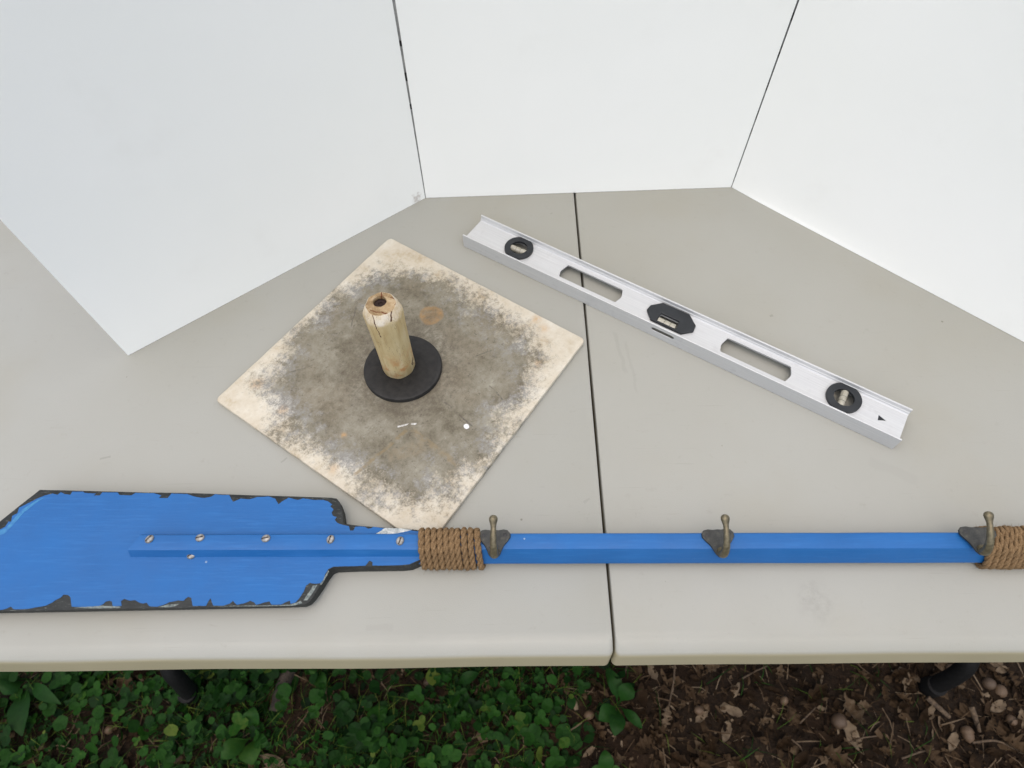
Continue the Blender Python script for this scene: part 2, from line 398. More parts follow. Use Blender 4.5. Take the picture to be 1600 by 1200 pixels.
class MB:
    def __init__(s): s.v = []; s.f = []
    def add(s, vs, fs):
        k = len(s.v); s.v += [tuple(v) for v in vs]; s.f += [tuple(i+k for i in f) for f in fs]
    def box(s, a, b):
        x0, y0, z0 = a; x1, y1, z1 = b
        s.add([(x0, y0, z0), (x1, y0, z0), (x1, y1, z0), (x0, y1, z0), (x0, y0, z1), (x1, y0, z1), (x1, y1, z1), (x0, y1, z1)],
              [(0, 3, 2, 1), (4, 5, 6, 7), (0, 1, 5, 4), (1, 2, 6, 5), (2, 3, 7, 6), (3, 0, 4, 7)])
    def poly(s, outer, holes, fn0, fn1):
        """prism of a 2-D outline with holes; fn0/fn1 map (x, y) to the two caps"""
        loops = [list(outer)]+[list(h) for h in holes]
        flat = [q for l in loops for q in l]; n = len(flat)
        tris = tessellate_polygon([[Vector((q[0], q[1], 0)) for q in l] for l in loops])
        vs = [fn0(*q) for q in flat]+[fn1(*q) for q in flat]
        fs = [tuple(t) for t in tris]+[tuple(i+n for i in reversed(t)) for t in tris]
        k = 0
        for l in loops:
            m = len(l)
            for i in range(m):
                a, b = k+i, k+(i+1) % m; fs.append((a, b, b+n, a+n))
            k += m
        s.add(vs, fs)
    def tube(s, pts, rad, sides=8, cap=True, flat=None):
        pts = [Vector(q) for q in pts]; n = len(pts)
        rs = rad if isinstance(rad, (list, tuple)) else [rad]*n
        up = None; vs = []; fs = []
        for i, q in enumerate(pts):
            t = (pts[min(i+1, n-1)]-pts[max(i-1, 0)]).normalized()
            if up is None:
                up = Vector((0, 0, 1)) if abs(t.z) < .9 else Vector((1, 0, 0))
            a = t.cross(up); a = a.normalized() if a.length > 1e-6 else Vector((1, 0, 0)); up = a.cross(t).normalized()
            for k in range(sides):
                an = 2*math.pi*k/sides
                vs.append(q+(a*math.cos(an)+up*math.sin(an)*(flat or 1))*rs[i])
        for i in range(n-1):
            for k in range(sides):
                k2 = (k+1) % sides
                fs.append((i*sides+k, i*sides+k2, (i+1)*sides+k2, (i+1)*sides+k))
        if cap: fs += [tuple(range(sides))[::-1], tuple((n-1)*sides+k for k in range(sides))]
        s.add(vs, fs)
    def lathe(s, prof, seg=32, c=(0, 0, 0)):
        vs = []; fs = []; n = len(prof)
        for r, z in prof:
            for k in range(seg):
                a = 2*math.pi*k/seg; vs.append((c[0]+r*math.cos(a), c[1]+r*math.sin(a), c[2]+z))
        for i in range(n-1):
            for k in range(seg):
                k2 = (k+1) % seg; fs.append((i*seg+k, i*seg+k2, (i+1)*seg+k2, (i+1)*seg+k))
        fs += [tuple(range(seg))[::-1], tuple((n-1)*seg+k for k in range(seg))]
        s.add(vs, fs)
    def obj(s, name, mat, parent=None, smooth=False, sharp=None, base=(0, 0, 0)):
        return mesh_obj(name, s.v, s.f, mat, parent, base, smooth, sharp)
def bevel(o, width, segs=2, angle=40):
    m = o.modifiers.new('bevel', 'BEVEL'); m.width = width; m.segments = segs; m.limit_method = 'ANGLE'; m.angle_limit = math.radians(angle)
    m.harden_normals = False
    return o
def spline(pts, n=6):
    """Catmull-Rom through the points"""
    P = [Vector(q) for q in pts]; P = [2*P[0]-P[1]]+P+[2*P[-1]-P[-2]]; out = []
    for i in range(1, len(P)-2):
        for k in range(n):
            t = k/n; a, b, c, d = P[i-1:i+3]
            out.append(.5*((2*b)+(c-a)*t+(2*a-5*b+4*c-d)*t*t+(3*b-a-3*c+d)*t**3))
    out.append(P[-2]); return out
def set_tint(o, vals):
    a = o.data.attributes.new('tint', 'FLOAT', 'FACE'); a.data.foreach_set('value', [float(x) for x in vals])

GZ = -0.74     # ground level below the table top (table top is z = 0)

# ------------------------------------------------------------------ ground
def gh(x, y):
    h = .012*mnoise.noise(Vector((x*3.1, y*3.1, 0)))+.005*mnoise.noise(Vector((x*14, y*14, 3)))+.0025*mnoise.noise(Vector((x*45, y*45, 7)))
    for fx in (-.745, .735):
        for fy in (.05, .71):
            d = math.hypot(x-fx, y-fy); h *= min(1, max(0, (d-.03)/.08))
    return h
def axis(lo, hi, step):
    near = list(np.arange(lo, hi+1e-6, step)); out = []; d = step; v = hi
    while v < 150: d *= 1.28; v += d; out.append(v)
    left = []; d = step; v = lo
    while v > -150: d *= 1.28; v -= d; left.append(v)
    return left[::-1]+near+out
gx, gy = axis(-1.5, 1.4, .018), axis(-.7, .5, .018)
gv = [(x, y, GZ+(gh(x, y) if abs(x) < 3 and abs(y) < 3 else 0)) for y in gy for x in gx]
nx = len(gx)
gf = [(j*nx+i, j*nx+i+1, (j+1)*nx+i+1, (j+1)*nx+i) for j in range(len(gy)-1) for i in range(nx-1)]
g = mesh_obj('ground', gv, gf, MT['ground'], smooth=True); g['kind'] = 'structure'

# ------------------------------------------------------------------ folding table
TL, TD, GAP, LIP = .915, .76, .0010, .045
table = thing('folding_table', 'beige plastic folding table with a dark seam across its middle', 'table', (0, .38, GZ))
TB = (0, .38, GZ)
def top_panel(sign):
    # outline (front-left origin), rounded corners; small radius at the seam
    x0, x1 = (-TL, -GAP) if sign < 0 else (GAP, TL)
    def corner(cx, cy, r, a0):
        return [(cx+r*math.cos(math.radians(a0+90*k/6)), cy+r*math.sin(math.radians(a0+90*k/6))) for k in range(7)]
    ro, rs = .05, .006
    rl, rr = (ro, rs) if sign < 0 else (rs, ro)
    out = corner(x1-rr, TD-rr, rr, 0)+corner(x0+rl, TD-rl, rl, 90)+corner(x0+rl, rl, rl, 180)+corner(x1-rr, rr, rr, 270)
    # denser straight edges with a trace of unevenness
    pts = []
    for i, q in enumerate(out):
        r = out[(i+1) % len(out)]; L = math.hypot(r[0]-q[0], r[1]-q[1]); k = max(1, int(L/.03))
        for j in range(k):
            pts.append((q[0]+(r[0]-q[0])*j/k, q[1]+(r[1]-q[1])*j/k))
    n = len(pts); cx, cy = (x0+x1)/2, TD/2
    def inset(q, d, dseam):
        i = pts.index(q)
        x, y = q
        # outward directions only on outer edges (not the seam)
        dx = dy = 0
        seam_x = x1 if sign < 0 else x0
        hx = (x1-x0)/2-ro; hy = TD/2-ro
        ax, ay = x-cx, y-cy
        ex, ey = max(abs(ax)-hx, 0), max(abs(ay)-hy, 0)
        if (ax > 0) == (sign < 0): ex = 0
        L = math.hypot(ex, ey)
        if L > 1e-6:
            dx = -math.copysign(ex/L*d, ax); dy = -math.copysign(ey/L*d, ay)
        ws = max(0, 1-abs(x-seam_x)/.004)
        dx += -math.copysign(dseam*ws, seam_x-cx)
        return x+dx, y+dy
    rings = [(.0200, .0016, 0), (.0170, .0010, -.0003), (.0140, .0006, -.0011), (.0060, .0002, -.0056), (.0042, 0, -.0075), (.0032, 0, -.0105), (.0026, 0, -.016), (0, 0, -LIP), (.004, .001, -LIP-.001), (.006, .0014, -LIP+.006)]
    vs = []; fs = []
    for d, ds, z in rings:
        for q in pts:
            x, y = inset(q, d, ds)
            vs.append((x+.0005*mnoise.noise(Vector((x*25, y*9, sign)))*(1 if z < -.001 else 0), y+.0012*mnoise.noise(Vector((x*6, 0, 5))), z))
    R = len(rings)
    for i in range(R-1):
        for k in range(n):
            k2 = (k+1) % n; fs.append((i*n+k, (i+1)*n+k, (i+1)*n+k2, i*n+k2))
    tr = tessellate_polygon([[Vector((v[0], v[1], 0)) for v in vs[:n]]]); fs += [tuple(t) for t in tr]
    tr = tessellate_polygon([[Vector((v[0], v[1], 0)) for v in vs[-n:]]]); fs += [tuple(i+(R-1)*n for i in t) for t in tr]
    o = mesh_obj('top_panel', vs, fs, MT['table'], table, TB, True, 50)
    # object space of the panel equals table space shifted: keep texture in world-like coordinates
    return o
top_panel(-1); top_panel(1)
for sx in (-1, 1):
    X = .742 if sx > 0 else -.752
    m = MB(); m.tube([(X, .12, -.052), (X, .64, -.052)], .013, 10); m.obj('leg_mount', MT['leg'], table, True, 50, TB)
    for sy in (-1, 1):
        y0 = .38+sy*.12
        foot = (.728 if sx > 0 else -.757, .046 if sy < 0 else .714)
        m = MB()
        m.tube(spline([(X, y0, -.045), (X, y0, -.30), (X, y0+sy*.03, -.44), (X, y0+sy*.11, -.54), (X, .082 if sy < 0 else .678, -.60), (X*.995, .060 if sy < 0 else .70, -.65), (foot[0], foot[1], GZ+.012)], 6), .016, 14)
        l = m.obj('leg', MT['leg'], table, True, 60, TB)
        m = MB(); m.tube([(foot[0], foot[1], GZ+.034), (foot[0], foot[1], GZ+.0)], [.0185, .020], 14); m.obj('foot_cap', MT['leg'], l, True, 50, TB)
    m = MB(); m.tube([(X, .26, -.33), (X, .50, -.33)], .012, 10); m.obj('cross_brace', MT['leg'], table, True, 50, TB)
    m = MB(); m.tube([(X, .38, -.33), (X*.35, .38, -.055)], .009, 8); m.obj('folding_strut', MT['leg'], table, True, 50, TB)
for yy in (.09, .67):
    m = MB(); m.box((-.70, yy-.012, -.049), (-.03, yy+.012, -.030)); m.obj('side_rail', MT['leg'], table, base=TB)
    m = MB(); m.box((.03, yy-.012, -.049), (.70, yy+.012, -.030)); m.obj('side_rail', MT['leg'], table, base=TB)

# ------------------------------------------------------------------ white backdrop boards
A, B, C_ = Vector((-.59868, .36946, 0)), Vector((-.23021, .65882, 0)), Vector((.24258, .67261, 0))
Dr = Vector((.561, .372, 0)); Dd = (Dr-C_).normalized(); D = C_+Dd*.47
BH = .56
board = thing('folding_backdrop', 'three white foam boards hinged into an upright backdrop on the table', 'backdrop', (0, .66, .0005))
BB = (0, .66, .0005)
def panel(P, Q, topgap0, topgap1, flare=0):
    d = (Q-P); L = d.length; d.normalize(); nrm = Vector((-d.y, d.x, 0))      # away from the camera
    th = .005; m = MB(); N = 24; bow = .0012; hs_ = [0, .0022, .0044, .0066]+[.0066+(BH-.0066)*(j+1)/21 for j in range(21)]
    vs = []
    for side in (0, 1):
        for j in range(N+1):
            h = hs_[j]
            for k in range(N+1):
                e0 = .0007+topgap0*h/.3; e1 = L-.0007-topgap1*h/.3
                s = e0+(e1-e0)*k/N
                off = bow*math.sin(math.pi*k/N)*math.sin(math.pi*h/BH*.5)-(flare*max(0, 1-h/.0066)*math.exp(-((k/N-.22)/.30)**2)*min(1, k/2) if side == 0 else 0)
                p = P+d*s+nrm*(off+th*side); vs.append((p.x, p.y, .0005+h))
    K = (N+1)*(N+1); fs = []
    for j in range(N):
        for k in range(N):
            a = j*(N+1)+k; q = (a, a+1, a+N+2, a+N+1); fs += [q, tuple(i+K for i in reversed(q))]
    for k in range(N):
        fs += [(k, k+K, k+1+K, k+1), (N*(N+1)+k, N*(N+1)+k+1, N*(N+1)+k+1+K, N*(N+1)+k+K),
               (k*(N+1), (k+1)*(N+1), (k+1)*(N+1)+K, k*(N+1)+K), (k*(N+1)+N, k*(N+1)+N+K, (k+1)*(N+1)+N+K, (k+1)*(N+1)+N)]
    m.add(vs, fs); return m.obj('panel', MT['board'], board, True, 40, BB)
panel(A, B, 0, 0); panel(B, C_, .0022, .0004); panel(C_, D, .0006, 0, .0014)  # right board's foot bent forward to show a bright strip like leaking light
for P, Q, nb in ((B, 1, [(.15, .012), (.19, .02), (.235, .012)]), (C_, -1, [(.09, .02), (.115, .03), (.16, .02), (.205, .012), (.25, .02)])):
    m = MB(); m.box((P.x-.010, P.y+(.0052 if Q > 0 else .0066), .004), (P.x+.010, P.y+(.0064 if Q > 0 else .0080), BH-.005)); tp = m.obj('hinge_tape', MT['tapepale' if Q > 0 else 'tape'], board, base=BB)
    for h, l in nb:
        m = MB(); m.box((P.x-.004, P.y+.0030, h), (P.x+.004, P.y+.0050, h+l*.5)); m.obj('tape_flake', MT['dark'], tp, base=BB)

# ------------------------------------------------------------------ plasterer's hawk
HC, HA, HS = Vector((-.23388, .33875, 0)), .17961+math.pi/4, .331
hawk = thing('plastering_hawk', 'square weathered plastering hawk, grey with cream worn edges and upright wooden handle', 'hawk', (HC.x, HC.y, 0), HA)
m = MB(); hs = HS/2
def rsq(h, r, n=5):
    o = []
    for cx, cy, a0 in ((h-r, h-r, 0), (-h+r, h-r, 90), (-h+r, -h+r, 180), (h-r, -h+r, 270)):
        o += [(cx+r*math.cos(math.radians(a0+90*k/n)), cy+r*math.sin(math.radians(a0+90*k/n))) for k in range(n+1)]
    return o
base = rsq(hs, .006)
dense = []
for i, q in enumerate(base):
    r = base[(i+1) % len(base)]; L = math.hypot(r[0]-q[0], r[1]-q[1]); k = max(1, int(L/.008))
    for j in range(k):
        x, y = q[0]+(r[0]-q[0])*j/k, q[1]+(r[1]-q[1])*j/k
        e = 1+.0030*mnoise.noise(Vector((x*60, y*60, 1)))+.002*mnoise.noise(Vector((x*200, y*200, 1)))
        dense.append((x*e, y*e))
n = len(dense); vs = []; fs = []
prof = [(.991, .0080), (.9955, .0076), (.9985, .0066), (1, .0048), (.9995, .0020), (.996, .0002)]
for sc, z in prof: vs += [(x*sc, y*sc, z) for x, y in dense]
for i in range(len(prof)-1):
    for k in range(n):
        k2 = (k+1) % n; fs.append((i*n+k, i*n+k2, (i+1)*n+k2, (i+1)*n+k))
fs += [tuple(t) for t in tessellate_polygon([[Vector((*q, 0)) for q in dense]])]
fs += [tuple(i+(len(prof)-1)*n for i in t) for t in tessellate_polygon([[Vector((*q, 0)) for q in dense]])]
mesh_obj('plate', vs, fs, MT['hawk'], hawk, smooth=True, sharp=35)
m = MB(); m.lathe([(.020, .0078), (.0480, .0078), (.0489, .0090), (.0489, .0128), (.0482, .0145), (.0468, .0151), (.0440, .0150), (.0215, .0156), (.0205, .0150)], 64)
wsh = m.obj('rubber_washer', MT['rubber'], hawk, True, 35)
for v in wsh.data.vertices: v.co.y += .001; v.co.x -= .002
# handle: slightly faceted wooden grip with chamfered top
m = MB(); S = 40; rings = []
prof = [(.0185, .0120), (.0202, .0150), (.0202, .035), (.0206, .070), (.0212, .100), (.0217, .1210), (.0213, .1235), (.0203, .1260), (.0172, .1335), (.0163, .1345)]
for r, z in prof:
    for k in range(S):
        a = 2*math.pi*k/S
        f = 1+.012*math.cos(8*a)+.02*mnoise.noise(Vector((math.cos(a)*1.2, math.sin(a)*1.2, z*25)))
        if z > .115: f += .014*math.cos(8*a)+.012*mnoise.noise(Vector((math.cos(a)*2.5, math.sin(a)*2.5, z*60)))
        m.v.append((r*f*math.cos(a)-.003, r*f*math.sin(a)+.006, z+(.0016*mnoise.noise(Vector((math.cos(a)*2, math.sin(a)*2, 9))) if z > .123 else 0)))
for i in range(len(prof)-1):
    for k in range(S):
        k2 = (k+1) % S; m.f.append((i*S+k, i*S+k2, (i+1)*S+k2, (i+1)*S+k))
m.f.append(tuple(range(S))[::-1])
hd = m.obj('handle', MT['wood'], hawk, True, 40)
# end grain with bolt recess
m = MB(); L0 = m.v
last = hd.data.vertices[:]
outer = [last[(len(prof)-1)*S+k].co.copy() for k in range(S)]
for q in outer: m.v.append(tuple(q))
cen = Vector((-.001, .009, 0))
for r, z in ((.0086, .1350), (.0076, .1347), (.0072, .1310)):
    for k in range(S):
        a = 2*math.pi*k/S; e = 1+.06*mnoise.noise(Vector((math.cos(a)*2, math.sin(a)*2, 4)))
        m.v.append((cen.x+r*e*math.cos(a), cen.y+r*e*math.sin(a), z))
for i in range(3):
    for k in range(S):
        k2 = (k+1) % S; m.f.append((i*S+k, i*S+k2, (i+1)*S+k2, (i+1)*S+k))
eg = m.obj('end_grain', MT['woodtop'], hd, True, 40)
m = MB(); m.lathe([(.0075, .1270), (.0075, .1300), (.006, .1308), (.003, .1304), (.0025, .1290)], 20, (cen.x, cen.y, 0)); m.obj('bolt', MT['rust'], hd, True, 40)

# ------------------------------------------------------------------ spirit level
LV = Vector((-.16794, .5560, .0002)); LA = -.57924
level = thing('spirit_level', 'silver aluminium spirit level with black vial holders lying on its side', 'spirit level', LV, LA)
LL, LH, LW = .6096, .0485, .0224
def circ(cx, cy, r, n=28, a0=0): return [(cx+r*math.cos(a0+2*math.pi*k/n), cy+r*math.sin(a0+2*math.pi*k/n)) for k in range(n)]
def window(x0, x1, y0, y1, c=.0095):
    b = .0030; ym = (y0+y1)/2
    return [(x0+b+.001, y0), (x1-b-.001, y0), (x1-b+.0004, y0+.0007), (x1, ym-.003), (x1, ym+.002), (x1-b-.001, y1-.0007), (x1-b-.0025, y1), (x0+b+.002, y1), (x0+b, y1-.0008), (x0, ym), (x0, ym-.004), (x0+b-.0004, y0+.0007)]
hexo = [(.2800, .023), (.2915, .0105), (.3345, .0105), (.3465, .022), (.3455, .032), (.3310, .0445), (.2930, .0440), (.2810, .032)]
hexh = [(.2985, .010), (.3265, .010), (.3245, .0275), (.2985, .0275)]
hexh = [(.2990, .0135), (.3260, .0135), (.3240, .0275), (.2990, .0275)]
tri = [(.5805, .0275), (.5815, .0195), (.5900, .0240)]
W0, W1 = .0108, .0130
m = MB()
holes = [circ(.078, .0270, .0135), window(.149, .241, .0135, .0385), hexh, window(.3845, .4745, .0135, .0385), circ(.5385, .0270, .0135), tri]
m.poly([(0, .0020), (LL, .0020), (LL, LH-.0020), (0, LH-.0020)], holes, lambda x, y: (x, y, W0), lambda x, y: (x, y, W1))
web = m.obj('web', MT['alu'], level)
m = MB()
slot = [(.3013+.0035*math.cos(a), .0137+.0027*math.sin(a)) for a in np.linspace(math.pi/2, 3*math.pi/2, 7)]+[(.3262+.0035*math.cos(a), .0137+.0027*math.sin(a)) for a in np.linspace(-math.pi/2, math.pi/2, 7)]
m.poly([(0, 0), (LL, 0), (LL, LW), (0, LW)], [slot], lambda x, z: (x, 0, z), lambda x, z: (x, .0021, z))
fl = m.obj('flange', MT['alu'], level); bevel(fl, .0004, 2)
# thickened roots where the flange meets the web, and rolled lips
m = MB()
m.add([(x, y, z) for x in (0, LL) for y, z in ((.0019, .0150), (.0036, .0138), (.0044, .0129), (.0019, .0129))], [(0, 1, 5, 4), (1, 2, 6, 5), (2, 3, 7, 6), (3, 0, 4, 7), (3, 2, 1, 0), (4, 5, 6, 7)])
m.obj('fillet', MT['alu'], level)
m = MB()
m.box((0, LH-.0021, 0), (LL, LH, LW)); fl = m.obj('flange', MT['alu'], level); bevel(fl, .0004, 2)
m = MB()
m.add([(x, LH-y, z) for x in (0, LL) for y, z in ((.0019, .0172), (.0026, .0166), (.0026, .0150), (.0030, .0142), (.0042, .0129), (.0019, .0129))],
      [(0, 1, 7, 6), (1, 2, 8, 7), (2, 3, 9, 8), (3, 4, 10, 9), (4, 5, 11, 10), (5, 0, 6, 11), (5, 4, 3, 2, 1, 0), (6, 7, 8, 9, 10, 11)])
m.obj('fillet', MT['alu'], level)
for sx, ang in ((.078, 0), (.5385, math.pi/2)):
    m = MB(); R0 = .0205
    outer = [(x, min(max(y, .0046), LH-.0026)) for x, y in circ(sx, .0270, R0, 48)]
    m.poly(outer, [circ(sx, .0270, .0120, 36)], lambda x, y: (x, y, .0126), lambda x, y: (x, y, .0165))
    vh = m.obj('vial_holder', MT['plastic'], level, True, 35); bevel(vh, .0008, 2)
    d = Vector((math.cos(ang+.05), math.sin(ang+.05), 0)); c = Vector((sx, .0265, .0110))
    m = MB(); m.tube([c-d*.0128, c-d*.0122, c+d*.0122, c+d*.0128], [.003, .0044, .0044, .003], 16); m.obj('vial', MT['vial'], vh, True, 50)
    e = Vector((-d.y, d.x, 0))
    for s in (-1, 1):
        m = MB(); m.tube([c+d*(s*.0035-.0002), c+d*(s*.0035+.0002)], .00452, 16); m.obj('vial_line', MT['dark'], vh, True, 50)
    m = MB(); m.add([tuple(c+e*q+Vector((0, 0, -.0085))+d*t) for q, t in ((-.0125, -.012), (.0125, -.012), (.0125, .012), (-.0125, .012))], [(0, 1, 2, 3)])
m = MB(); m.poly(hexo, [hexh], lambda x, y: (x, y, .0126), lambda x, y: (x, y, .0165))
vh = m.obj('vial_holder', MT['plastic'], level, True, 35); bevel(vh, .0008, 2)
c = Vector((.3125, .0165, .0115)); d = Vector((1, 0, 0))
m = MB(); m.tube([c-d*.0135, c-d*.013, c+d*.0110, c+d*.0116], [.004, .0056, .0056, .004], 18); m.obj('vial', MT['vial'], vh, True, 50)
for s in (-1, 1):
    m = MB(); m.tube([c+d*(s*.004-.0002), c+d*(s*.004+.0002)], .00572, 18); m.obj('vial_line', MT['dark'], vh, True, 50)
m = MB(); m.box((.2985, .0006, .0112), (.3290, .0030, .0162)); m.obj('slot_lens', MT['lens'], vh)
m = MB(); m.poly([(x, y) for x, y in tri], [], lambda x, y: (x, y, .0112), lambda x, y: (x, y, .0122)); m.obj('arrow_mark', MT['plastic'], level)

# ------------------------------------------------------------------ blue oar with coat hooks
SLOPE = -.0088
def yb(x): return .1157+SLOPE*x
OB = (-.13, yb(-.13)-.013, 0)
oar = thing('oar_coat_rack', 'blue painted wooden oar with rope bindings and three bronze coat hooks', 'oar', OB)
ZB, ZS = .0210, .0300
def blade_pts(L): return [px(u, v, ZB).xy for u, v in L]
outline = [(62, 765), (110, 766), (150, 767), (225, 769), (300, 770), (380, 773), (450, 775), (518, 777.3), (526, 778.6), (531, 785), (535, 797), (537, 818),
           (560, 821), (600, 824), (640, 826), (660, 829), (690, 834), (690, 866), (662, 872), (651, 878), (641, 882.5), (625, 884), (600, 884.5), (560, 885), (521, 886.5), (514, 890), (507, 901), (500, 915),
           (490, 932), (483, 941), (475, 945), (440, 946.5), (370, 948), (300, 949.5), (200, 951.5), (100, 953.5), (0, 955.5), (-70, 957), (-84, 948), (-88, 930), (-86, 895), (-62, 866), (-30, 839), (0, 814), (30, 790)]
paint = [(-80, 895), (-55, 868), (-30, 848), (-14, 836), (0, 827), (8, 823), (13, 815), (17, 815), (19, 806), (27, 802), (30, 793), (44, 786), (58, 779), (70, 774), (82, 771), (90, 773), (95, 769), (101, 772), (110, 773), (113, 768), (130, 768), (132, 770), (150, 771), (146, 774), (156, 774), (160, 769), (184, 769.5),
         (186, 773), (205, 774), (212, 769.8), (240, 770.4), (252, 774), (248, 778), (262, 778), (268, 771), (292, 771.6), (305, 776), (318, 778), (330, 776), (336, 772.2), (358, 773.4), (361, 779), (364, 784), (376, 779), (390, 780), (402, 776.5), (420, 775.6),
         (430, 779), (435, 788), (440, 784), (445, 781), (451, 777.4), (465, 781), (474, 778.5), (490, 781), (505, 781), (512, 783), (519, 788), (516, 791), (521, 796), (518, 801), (520, 806), (526, 808), (523, 812), (527, 817), (534, 819.5),
         (545, 822), (547, 829), (552, 829), (555, 823), (562, 822.5), (570, 823), (575, 826), (581, 825), (583, 823), (600, 825), (596, 829), (586, 834), (602, 835), (622, 833), (641, 828.5), (652, 830), (680, 836), (680, 866), (652, 876), (640, 881.5), (625, 883), (600, 883.5), (582, 883.5), (582, 878), (577, 876), (574, 880), (571, 883.8), (540, 884.6), (521, 885.2),
         (513, 889), (508, 897), (505, 906), (501, 911), (492, 912), (484, 910.5), (478, 915), (474, 925), (468, 934), (462, 941), (454, 943.5), (453, 938.5), (446, 941), (439, 944.5), (424, 944.5), (421, 939.5), (414, 941), (400, 944.8), (397, 941), (391, 938.5), (383, 942), (370, 945), (364, 938.5), (359, 943), (350, 946), (333, 946), (329, 934.5), (325, 940), (322, 946.4), (301, 946.6), (299, 934), (294, 932.5), (290, 935),
         (287, 938.5), (278, 938), (265, 940.5), (258, 944), (245, 948), (233, 947), (229, 941.5), (224, 943), (219, 942), (211, 937.5), (203, 938.5), (194, 935.5), (189, 939), (190, 946.5), (176, 947), (175, 940), (171, 938.5), (165, 940), (161, 944), (154, 946.8), (130, 948), (112, 948), (110, 933), (106, 929.5), (99, 929), (94, 934), (86, 938), (82, 941), (70, 946.5), (55, 949), (40, 951.5), (21, 951.8), (17, 947.5), (10, 951), (0, 953), (-68, 954.5), (-80, 946), (-84, 930)]
def ragged(L, amp=.5, step=3.0):
    """break straight runs of a chipped outline into small uneven steps (photo pixels)"""
    r = random.Random(3); out = []
    for i, q in enumerate(L):
        e = L[(i+1) % len(L)]; l = math.hypot(e[0]-q[0], e[1]-q[1]); k = max(1, int(l/step))
        for j in range(k):
            t = j/k; a = amp*(0 if j == 0 else 1)
            out.append((q[0]+(e[0]-q[0])*t+r.uniform(-a, a)*.5, q[1]+(e[1]-q[1])*t+r.uniform(-a*.1, a)*.8))
    return out
def under(x, y):
    c = yb(x)-.013; t = max(0, abs(y-c)-.020)/.045
    return min(.0015+.0125*min(1, t), .0150)
o2 = blade_pts(outline)
m = MB(); nn = len(o2); vs = []; fs = []
cx = sum(q[0] for q in o2)/nn; cyy = sum(q[1] for q in o2)/nn
def normals(P):
    out = []
    for i in range(len(P)):
        a, b = P[i-1], P[(i+1) % len(P)]; t = Vector((b[0]-a[0], b[1]-a[1])).normalized(); out.append(Vector((t.y, -t.x)))
    return out
area = sum(o2[i-1][0]*o2[i][1]-o2[i][0]*o2[i-1][1] for i in range(nn))
sgn = 1 if area > 0 else -1
nm = normals(o2)
for dz, ins in ((0, .0007), (-.0003, .0002), (-.0012, 0), (None, 0)):
    for q, k in zip(o2, nm):
        x, y = q[0]-sgn*k.x*ins, q[1]-sgn*k.y*ins
        vs.append((x, y, ZB+dz if dz is not None else under(x, y)))
for i in range(3):
    for k in range(nn):
        k2 = (k+1) % nn; fs.append((i*nn+k, i*nn+k2, (i+1)*nn+k2, (i+1)*nn+k))
tr = tessellate_polygon([[Vector((*q, 0)) for q in o2]])
fs += [tuple(t) for t in tr]+[tuple(i+3*nn for i in t) for t in tr]
blade = mesh_obj('blade', vs, fs, MT['black'], oar, OB, True, 40)
def film(L, z0, z1, name, mat, parent, rag=True):
    P = [px(u, v, z1).xy for u, v in (ragged(L) if rag else L)]
    m = MB(); m.poly(P, [], lambda x, y: (x, y, z0), lambda x, y: (x, y, z1)); return m.obj(name, mat, parent, base=OB)
film(paint, ZB-.0002, ZB+.00035, 'paint_coat', MT['blue'], blade)
film([(586, 834.5), (597, 827.5), (602, 824.8), (625, 825.5), (644, 827.3), (636, 831), (622, 834), (603, 836)], ZB-.0002, ZB+.0002, 'bare_patch', MT['primer'], blade)
for sl in ([(116, 949.8), (135, 947), (160, 946.2), (188, 947.6), (188, 949.6), (150, 950.6)], [(246, 948.6), (262, 944.6), (280, 943.5), (275, 946.6), (262, 948.8)], [(330, 947.2), (360, 946.4), (400, 945.8), (430, 945.6), (455, 944.4), (470, 939), (472, 942.5), (458, 946.2), (400, 947.2)],
           [(474, 938), (482, 926), (489, 915), (496, 913.5), (490, 924), (480, 938)], [(500, 913), (506, 902), (513, 891), (514, 893), (507, 906), (502, 914)]):
    film(sl, ZB-.0002, ZB+.00015, 'scuffed_rim', MT['scuff'], blade)
film([(0, 829), (10, 824), (20, 812), (34, 796), (60, 780), (72, 776), (60, 783), (38, 800), (22, 818), (8, 833), (-4, 838)], ZB+.0002, ZB+.0005, 'scuffed_rim', m_simple('pale_blue_scuff', (.012, .11, .31), (.035, .20, .37), 260, .6), blade)
# shaft
XS0, XS1 = px(205, 860, ZS).x, .56
prof = [(.0012, .0066), (.0012, .0275), (-.0002, .0298), (-.0010, .0300), (-.0150, .0300), (-.0160, .0296), (-.0255, .0135), (-.0258, .0120), (-.0240, .0066), (-.0228, .0060), (.0002, .0060)]
m = MB(); NP = len(prof); xs = list(np.linspace(XS0, XS1, 30)); m.v = []
for i, x in enumerate(xs):
    for y, z in prof:
        zz = z
        if i == 0 and z > .02: pass
        m.v.append((x-(.004 if (i == 0 and y < -.012) else 0)+(.004 if (i == 0 and y > -.005) else 0), yb(x)+y+.0003*mnoise.noise(Vector((x*18, y*90, z*90))), zz+.0003*mnoise.noise(Vector((x*15, 4, y*40)))))
for i in range(len(xs)-1):
    for k in range(NP):
        k2 = (k+1) % NP; m.f.append((i*NP+k, i*NP+k2, (i+1)*NP+k2, (i+1)*NP+k))
m.f += [tuple(range(NP))[::-1], tuple((len(xs)-1)*NP+k for k in range(NP))]
m.obj('shaft', MT['blue'], oar, True, 30, OB)
